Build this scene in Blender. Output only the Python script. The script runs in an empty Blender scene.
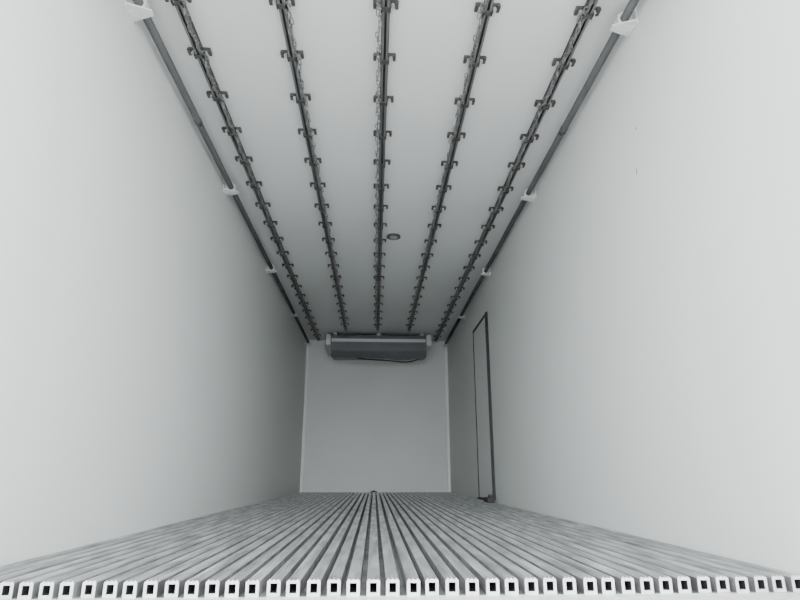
import bpy, bmesh, math, random
from mathutils import Vector, Matrix
random.seed(4)
S=bpy.context.scene
W=1.25; H=2.57; Y0=1.2; Y1=10.1; YF=1.815
CAMX=-0.03; CAMZ=0.29

# ---------------- materials ----------------
def mat(name,col,rough=0.5,metal=0.0,noise=None,bump=None,spec=0.5):
    m=bpy.data.materials.new(name); m.use_nodes=True
    nt=m.node_tree; b=nt.nodes['Principled BSDF']
    b.inputs['Base Color'].default_value=(*col,1); b.inputs['Roughness'].default_value=rough
    b.inputs['Metallic'].default_value=metal; b.inputs['Specular IOR Level'].default_value=spec
    tc=nt.nodes.new('ShaderNodeTexCoord')
    mp=nt.nodes.new('ShaderNodeMapping'); nt.links.new(tc.outputs['Object'],mp.inputs['Vector'])
    if noise:
        sc,amt,stretch=noise
        mp.inputs['Scale'].default_value=stretch
        n=nt.nodes.new('ShaderNodeTexNoise'); n.inputs['Scale'].default_value=sc; n.inputs['Detail'].default_value=5
        nt.links.new(mp.outputs['Vector'],n.inputs['Vector'])
        r=nt.nodes.new('ShaderNodeValToRGB'); r.color_ramp.elements[0].position=0.3; r.color_ramp.elements[1].position=0.7
        r.color_ramp.elements[0].color=(*[c*(1-amt) for c in col],1)
        r.color_ramp.elements[1].color=(*[min(1,c*(1+amt)) for c in col],1)
        nt.links.new(n.outputs['Fac'],r.inputs['Fac']); nt.links.new(r.outputs['Color'],b.inputs['Base Color'])
    if bump:
        n2=nt.nodes.new('ShaderNodeTexNoise'); n2.inputs['Scale'].default_value=bump[0]; n2.inputs['Detail'].default_value=3
        nt.links.new(tc.outputs['Object'],n2.inputs['Vector'])
        bp=nt.nodes.new('ShaderNodeBump'); bp.inputs['Strength'].default_value=bump[1]; bp.inputs['Distance'].default_value=0.01
        nt.links.new(n2.outputs['Fac'],bp.inputs['Height']); nt.links.new(bp.outputs['Normal'],b.inputs['Normal'])
    return m
M_wall=mat('grp_white_panel',(0.61,0.635,0.625),0.5,0,(0.8,0.02,(1,1,1)),(3,0.06),0.4)
M_ceil=mat('grp_ceiling_panel',(0.655,0.67,0.675),0.6,0,(0.8,0.02,(1,1,1)),(3,0.05),0.3)
M_back=mat('grp_bulkhead_panel',(0.62,0.635,0.635),0.6,0,(1.2,0.03,(1,1,1)))
M_trim=mat('white_trim',(0.80,0.81,0.81),0.4)
M_alu=mat('extruded_aluminium',(0.60,0.615,0.62),0.33,0.75,(4,0.45,(6,0.8,1)),(60,0.15))
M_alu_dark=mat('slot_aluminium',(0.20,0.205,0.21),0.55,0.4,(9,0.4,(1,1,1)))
M_alu_end=mat('cut_aluminium',(0.60,0.61,0.62),0.5,0.2,(30,0.15,(1,1,1)))
M_track=mat('track_steel',(0.075,0.076,0.08),0.5,0.3,(12,0.25,(1,1,1)))
M_trackl=mat('track_lip',(0.20,0.20,0.205),0.45,0.5)
M_clip=mat('clip_steel',(0.09,0.09,0.09),0.45,0.4)
M_bolt=mat('zinc_bolt',(0.62,0.62,0.60),0.4,0.4)
M_chain=mat('chain_steel',(0.24,0.24,0.24),0.35,0.7)
M_tube=mat('tube_grey',(0.07,0.072,0.076),0.65,0.1,(8,0.15,(1,1,1)),None,0.3)
M_brk=mat('white_bracket',(0.62,0.63,0.63),0.5)
M_rub_shade=mat('black_rubber_and_hole_shade',(0.03,0.03,0.032),0.6)  # rubber parts, and the painted-in dark inside the rib hollows
M_evap=mat('evaporator_grey',(0.13,0.14,0.155),0.45,0.1,(5,0.1,(1,1,1)))
M_evapl=mat('evaporator_light',(0.46,0.48,0.50),0.4,0.2)
M_lens=mat('lamp_lens',(0.30,0.30,0.30),0.2)
M_conc=mat('yard_concrete',(0.50,0.49,0.47),0.9,0,(1.5,0.15,(1,1,1)))

# ---------------- mesh helpers ----------------
def box(bm,x0,x1,y0,y1,z0,z1,mi=0):
    vs=[bm.verts.new((x,y,z)) for x in (x0,x1) for y in (y0,y1) for z in (z0,z1)]
    for f in ((0,1,3,2),(4,6,7,5),(0,4,5,1),(2,3,7,6),(0,2,6,4),(1,5,7,3)):
        fc=bm.faces.new([vs[i] for i in f]); fc.material_index=mi
def prism(bm,pts,axis,a0,a1,mi=0):
    def P(p,a):
        return {'x':(a,p[0],p[1]),'y':(p[0],a,p[1]),'z':(p[0],p[1],a)}[axis]
    A=[bm.verts.new(P(p,a0)) for p in pts]; B=[bm.verts.new(P(p,a1)) for p in pts]
    n=len(pts)
    for i in range(n):
        f=bm.faces.new((A[i],A[(i+1)%n],B[(i+1)%n],B[i])); f.material_index=mi
    f=bm.faces.new(A[::-1]); f.material_index=mi
    f=bm.faces.new(B); f.material_index=mi
def cyl(bm,c,r,l,axis,mi=0,n=16,smooth=True):
    pts=[(r*math.cos(2*math.pi*i/n),r*math.sin(2*math.pi*i/n)) for i in range(n)]
    if axis=='x': o=[(c[1]+a,c[2]+b) for a,b in pts]; a0=c[0]-l/2; a1=c[0]+l/2
    if axis=='y': o=[(c[0]+a,c[2]+b) for a,b in pts]; a0=c[1]-l/2; a1=c[1]+l/2
    if axis=='z': o=[(c[0]+a,c[1]+b) for a,b in pts]; a0=c[2]-l/2; a1=c[2]+l/2
    prism(bm,o,axis,a0,a1,mi)
def torus(bm,M,R,r,stretch=0,mi=0,n=12,m=6):
    rings=[]
    for i in range(n):
        t=2*math.pi*i/n; ring=[]
        off=stretch*(1 if math.cos(t)>0 else -1) if stretch else 0
        for j in range(m):
            q=2*math.pi*j/m
            ring.append(bm.verts.new(M@Vector(((R+r*math.cos(q))*math.cos(t)+off,(R+r*math.cos(q))*math.sin(t),r*math.sin(q)))))
        rings.append(ring)
    for i in range(n):
        for j in range(m):
            f=bm.faces.new((rings[i][j],rings[(i+1)%n][j],rings[(i+1)%n][(j+1)%m],rings[i][(j+1)%m])); f.material_index=mi; f.smooth=True
def finish(bm,name,mats,parent=None,bevel=0):
    bmesh.ops.recalc_face_normals(bm,faces=bm.faces)
    me=bpy.data.meshes.new(name); bm.to_mesh(me); bm.free()
    for m in mats: me.materials.append(m)
    o=bpy.data.objects.new(name,me); S.collection.objects.link(o)
    if parent: o.parent=parent
    if bevel:
        b=o.modifiers.new('bev','BEVEL'); b.width=bevel; b.segments=2; b.limit_method='ANGLE'
    return o
def empty(name,loc=(0,0,0)):
    e=bpy.data.objects.new(name,None); S.collection.objects.link(e); e.location=loc; e.empty_display_size=0.1; return e
def new(): return bmesh.new()

# ---------------- shell ----------------
T=0.07
bm=new(); box(bm,-W-T,-W,Y0,Y1,-0.12,H); finish(bm,'wall_left',[M_wall])
bm=new(); box(bm,W,W+T,Y0,Y1,-0.12,H)
# small scuffs seen on the right wall panel
for (yy,zz,ll) in ((2.45,1.93,0.012),(2.50,1.71,0.03)):
    box(bm,W-0.002,W,yy,yy+0.006,zz,zz+ll,1)
finish(bm,'wall_right',[M_wall,M_trackl])
bm=new(); box(bm,-W-T,W+T,Y1,Y1+T,-0.12,H); finish(bm,'wall_back',[M_back])
bm=new(); box(bm,-W-T,W+T,Y0,Y1+T,H,H+T); finish(bm,'ceiling',[M_ceil])

# floor: sub deck + hollow extruded ribs
bm=new()
box(bm,-W,W,Y0,YF,-0.12,-0.042,2)
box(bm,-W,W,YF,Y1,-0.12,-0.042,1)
N=44; pitch=2*W/N
rw=0.0375; ZB=-0.042
for i in range(N):
    cx=-W+pitch*(i+0.5)+random.uniform(-.002,.002); a=cx-rw/2; b=cx+rw/2; ya=YF+random.uniform(-0.005,0.005)
    hx=0.010; h0=-0.033; h1=-0.008
    outer=[(a,ZB),(b,ZB),(b,-0.003),(b-0.003,0),(a+0.003,0),(a,-0.003)]
    O0=[bm.verts.new((p[0],ya,p[1])) for p in outer]; O1=[bm.verts.new((p[0],Y1-0.002,p[1])) for p in outer]
    for k in range(6):
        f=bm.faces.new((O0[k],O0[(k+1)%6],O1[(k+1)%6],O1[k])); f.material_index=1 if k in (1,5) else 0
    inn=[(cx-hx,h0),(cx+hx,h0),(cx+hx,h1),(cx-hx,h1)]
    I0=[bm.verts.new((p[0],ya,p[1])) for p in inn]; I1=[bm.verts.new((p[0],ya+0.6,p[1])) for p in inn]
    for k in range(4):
        f=bm.faces.new((I0[(k+1)%4],I0[k],I1[k],I1[(k+1)%4])); f.material_index=3  # black colour paints the shade inside the hollow, no rubber here
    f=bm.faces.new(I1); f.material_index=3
    for q in ((O0[0],O0[1],I0[1],I0[0]),(O0[1],O0[2],O0[3],I0[2],I0[1]),(O0[3],O0[4],I0[3],I0[2]),(O0[4],O0[5],O0[0],I0[0],I0[3])):
        f=bm.faces.new(q); f.material_index=2
    for dx in (-0.012,0,0.012):
        box(bm,cx+dx-0.002,cx+dx+0.002,ya+0.004,Y1-0.003,-0.0005,0.0025,0)
bmesh.ops.recalc_face_normals(bm,faces=bm.faces)
me=bpy.data.meshes.new('floor'); bm.to_mesh(me); bm.free()
for m in (M_alu,M_alu_dark,M_alu_end,M_rub_shade): me.materials.append(m)
fo=bpy.data.objects.new('floor',me); S.collection.objects.link(fo)

# trims
for i,x in enumerate((-1,1)):
    bm=new()
    xa=x*(W-0.001); xb=x*(W-0.045)
    box(bm,min(xa,xb),max(xa,xb),Y1-0.03,Y1-0.001,0.004,H-0.001)
    finish(bm,f'trim_{i+1}',[M_trim],bevel=0.006)

# floor drain
bm=new()
cyl(bm,(-0.03,Y1-0.12,0.012),0.05,0.02,'z',0,20)
cyl(bm,(-0.03,Y1-0.12,0.028),0.02,0.012,'z',0,12)
finish(bm,'floor_drain',[M_clip])

# ---------------- ceiling tracks ----------------
def track(x,yend,side):
    bm=new()
    y0=1.3
    box(bm,x-0.022,x+0.022,y0,yend,H-0.010,H-0.001,0)
    box(bm,x-0.018,x-0.013,y0,yend,H-0.040,H-0.010,0)
    box(bm,x+0.013,x+0.018,y0,yend,H-0.040,H-0.010,0)
    box(bm,x-0.018,x-0.006,y0,yend,H-0.044,H-0.040,1)
    box(bm,x+0.006,x+0.018,y0,yend,H-0.044,H-0.040,1)
    y=2.36-0.385*2
    st=[]
    while y<yend-0.1:
        if y>1.4:
            st.append(y)
            box(bm,x-0.026,x+0.026,y-0.014,y+0.014,H-0.050,H-0.0445,2)
            for s in (-1,1):
                xa,xb=sorted((x+s*0.023,x+s*0.062))
                box(bm,xa,xb,y-0.020,y+0.020,H-0.014,H-0.001,2)
                xa,xb=sorted((x+s*0.019,x+s*0.026)); box(bm,xa,xb,y-0.020,y+0.020,H-0.050,H-0.008,2)
                xa,xb=sorted((x+s*0.048,x+s*0.064)); box(bm,xa,xb,y-0.022,y+0.022,H-0.024,H-0.010,2)
                cyl(bm,(x+s*0.037,y,H-0.020),0.010,0.014,'z',3,6)
        y+=0.385
    cx=x+side*0.034
    for a,b in zip(st[:-1],st[1:]):
        n=13
        for k in range(n):
            t=(k+0.5)/n; yy=a+(b-a)*t
            sag=0.040*4*t*(1-t)+0.004*math.sin(k*2.1)
            dz=-0.040*4*(1-2*t)/(b-a)
            xx=cx+0.008*math.sin(k*1.3+a*5)
            Mx=Matrix.Translation((xx,yy,H-0.046-sag))@Matrix.Rotation(math.atan(dz),4,'X')@Matrix.Rotation(math.pi/2,4,'Z')@Matrix.Rotation((math.pi/2 if k%2 else 0)+0.4,4,'X')
            torus(bm,Mx,0.009,0.0028,0.010,4,10,5)
        Mx=Matrix.Translation((cx,a+0.03,H-0.072))@Matrix.Rotation(math.pi/2,4,'Y')@Matrix.Rotation(0.3,4,'Z')
        torus(bm,Mx,0.013,0.0032,0.008,4,12,6)
    return finish(bm,'ceiling_track',[M_track,M_trackl,M_clip,M_bolt,M_chain])
for x,ye,sd in ((-1.035,9.98,1),(-0.52,9.25,1),(0.0,9.25,-1),(0.515,9.25,-1),(1.03,9.98,-1)):
    track(x,ye,sd)

# ---------------- side tubes ----------------
for s in (-1,1):
    e=empty('cargo_tube_rail')
    tx=s*1.195; tz=2.475
    bm=new(); cyl(bm,(tx,(1.3+10.0)/2,tz),0.0215,8.7,'y',0,20)
    for yj in (3.3,6.9):
        cyl(bm,(tx,yj,tz),0.024,0.05,'y',0,20)
    o=finish(bm,'tube',[M_tube],e)
    for p in o.data.polygons: p.use_smooth=len(p.vertices)==4
    y=2.34; k=1
    while y<10:
        bm=new()
        xw=s*(W-0.001)
        box(bm,min(xw,xw-s*0.008),max(xw,xw-s*0.008),y-0.055,y+0.055,tz-0.05,H-0.002,0)
        pts=[(xw-s*0.008,tz-0.045),(tx-s*0.03,tz-0.032),(tx-s*0.03,tz+0.026),(tx-s*0.005,tz+0.045),(xw-s*0.008,tz+0.075)]
        prism(bm,pts,'y',y-0.022,y+0.022,0)
        pp=[(xw-s*0.008,y-0.06),(xw-s*0.008,y+0.06),(tx-s*0.062,y+0.018),(tx-s*0.062,y-0.018)]
        prism(bm,pp,'z',tz-0.038,tz-0.030,0)
        for yy in (-0.035,0.035):
            cyl(bm,(tx+s*0.02,y+yy,tz-0.041),0.006,0.007,'z',1,6)
        finish(bm,f'bracket_{k}',[M_brk,M_bolt],e,bevel=0.002)
        y+=1.88; k+=1

# ---------------- evaporator ----------------
ev=empty('evaporator_unit')
ex0,ex1=-0.86,0.90; ey=9.40
bm=new()
prof=[(ey+0.02,H-0.06),(ey,H-0.12),(ey,H-0.33),(ey+0.08,H-0.43),(Y1-0.03,H-0.36),(Y1-0.03,H-0.06)]
prism(bm,prof,'x',ex0+0.09,ex1-0.09,0)
finish(bm,'housing',[M_evap],ev,bevel=0.01)
bm=new()
prof2=[(ey-0.01,H-0.05),(ey-0.02,H-0.14),(ey-0.01,H-0.24),(ey+0.10,H-0.30),(Y1-0.04,H-0.30),(Y1-0.04,H-0.05)]
prism(bm,prof2,'x',ex0,ex0+0.088,0); prism(bm,prof2,'x',ex1-0.088,ex1,0)
finish(bm,'end_cap',[M_evapl],ev,bevel=0.015)
bm=new()
box(bm,ex0+0.10,ex1-0.10,ey-0.012,ey+0.0,H-0.18,H-0.13,0)
for i in range(4):
    z=H-0.215-i*0.03
    box(bm,ex0+0.12,ex1-0.12,ey-0.010,ey-0.001,z-0.008,z,1)
box(bm,ex0+0.10,ex1-0.10,ey-0.014,ey,H-0.338,H-0.328,1)
finish(bm,'front_grille',[M_evapl,M_clip],ev)
bm=new()
for xx in (ex0+0.15,0.02,ex1-0.15):
    box(bm,xx-0.03,xx+0.03,ey+0.1,ey+0.16,H-0.07,H-0.001,0)
    box(bm,xx-0.03,xx+0.03,Y1-0.25,Y1-0.19,H-0.07,H-0.001,0)
finish(bm,'hanger',[M_evapl],ev)
def pipe(name,pts,r,m,parent):
    c=bpy.data.curves.new(name,'CURVE'); c.dimensions='3D'; c.bevel_depth=r; c.bevel_resolution=3
    sp=c.splines.new('NURBS'); sp.points.add(len(pts)-1)
    for p,q in zip(sp.points,pts): p.co=(*q,1)
    sp.use_endpoint_u=True; sp.order_u=4
    o=bpy.data.objects.new(name,c); S.collection.objects.link(o); c.materials.append(m)
    if parent: o.parent=parent
    return o
pipe('drain_hose',[(-0.35,ey+0.12,H-0.42),(-0.2,ey+0.08,H-0.47),(0.2,ey+0.1,H-0.46),(0.45,ey+0.12,H-0.51),(0.7,ey+0.15,H-0.45),(0.78,ey+0.2,H-0.36),(0.78,ey+0.25,H-0.3)],0.011,M_rub_shade,ev)
pipe('refrigerant_pipe',[(0.1,ey+0.3,H-0.40),(0.3,ey+0.25,H-0.47),(0.6,ey+0.3,H-0.45),(0.75,ey+0.35,H-0.36)],0.008,M_bolt,ev)

# ---------------- ceiling lamp ----------------
bm=new()
cyl(bm,(0.135,5.35,H-0.008),0.070,0.014,'z',0,32)
rings=[]
for k in range(5):
    a=k/4*math.pi/2; R=0.040*math.cos(a)+0.0005; z=H-0.0155-0.014*math.sin(a)
    rings.append([bm.verts.new((0.135+R*math.cos(2*math.pi*i/24),5.35+R*math.sin(2*math.pi*i/24),z)) for i in range(24)])
for A,B in zip(rings[:-1],rings[1:]):
    for i in range(24):
        f=bm.faces.new((A[i],A[(i+1)%24],B[(i+1)%24],B[i])); f.material_index=1; f.smooth=True
finish(bm,'ceiling_lamp',[M_track,M_lens])

# ---------------- side door ----------------
d=empty('door_1')
dy0,dy1,dz0,dz1=6.42,7.30,0.03,2.05
bm=new(); box(bm,W-0.006,W-0.001,dy0,dy1,dz0,dz1); finish(bm,'panel',[M_wall],d,bevel=0.002)
bm=new()
g=0.03
box(bm,W-0.022,W-0.001,dy0-0.045,dy0,dz0,dz1+g)
box(bm,W-0.012,W-0.001,dy0-0.075,dy0-0.060,dz0,dz1+g)
box(bm,W-0.014,W-0.001,dy1,dy1+0.02,dz0,dz1+g)
box(bm,W-0.016,W-0.001,dy0,dy1,dz1,dz1+g)
finish(bm,'gasket',[M_rub_shade],d,bevel=0.002)
bm=new()
box(bm,W-0.10,W-0.024,dy0-0.12,dy0+0.10,0.003,0.05); box(bm,W-0.06,W-0.024,dy0-0.05,dy0+0.05,0.05,0.08)
box(bm,W-0.030,W-0.008,dy0,dy1,0.003,0.028)
finish(bm,'threshold_stop',[M_rub_shade],d,bevel=0.004)

# ---------------- outside yard ----------------
bm=new(); box(bm,-40,40,-60,30,-1.5,-1.35); finish(bm,'ground',[M_conc])

# ---------------- lighting ----------------
w=bpy.data.worlds.new('sky'); S.world=w; w.use_nodes=True
bg=w.node_tree.nodes['Background']; bg.inputs['Color'].default_value=(0.955,0.985,1.0,1); bg.inputs['Strength'].default_value=8.8
def sun(name,elev,az,ang,st,col):
    l=bpy.data.lights.new(name,'SUN'); l.energy=st; l.angle=math.radians(ang); l.color=col
    o=bpy.data.objects.new(name,l); S.collection.objects.link(o)
    dr=Vector((math.sin(math.radians(az))*math.cos(math.radians(elev)),math.cos(math.radians(az))*math.cos(math.radians(elev)),-math.sin(math.radians(elev))))
    o.rotation_euler=dr.to_track_quat('-Z','Y').to_euler(); o.location=(0,-6,6)
sun('hazy_sun',25,0,40,2.5,(1,0.98,0.95))

# ---------------- camera ----------------
cd=bpy.data.cameras.new('camera'); cd.lens=26.0; cd.sensor_width=36; cd.clip_start=0.01
c=bpy.data.objects.new('camera',cd); S.collection.objects.link(c)
c.location=(CAMX,0,CAMZ)
pitch=math.atan(174/578); yaw=math.radians(-2.46)
c.rotation_euler=(math.pi/2+pitch,0,yaw)
S.camera=c
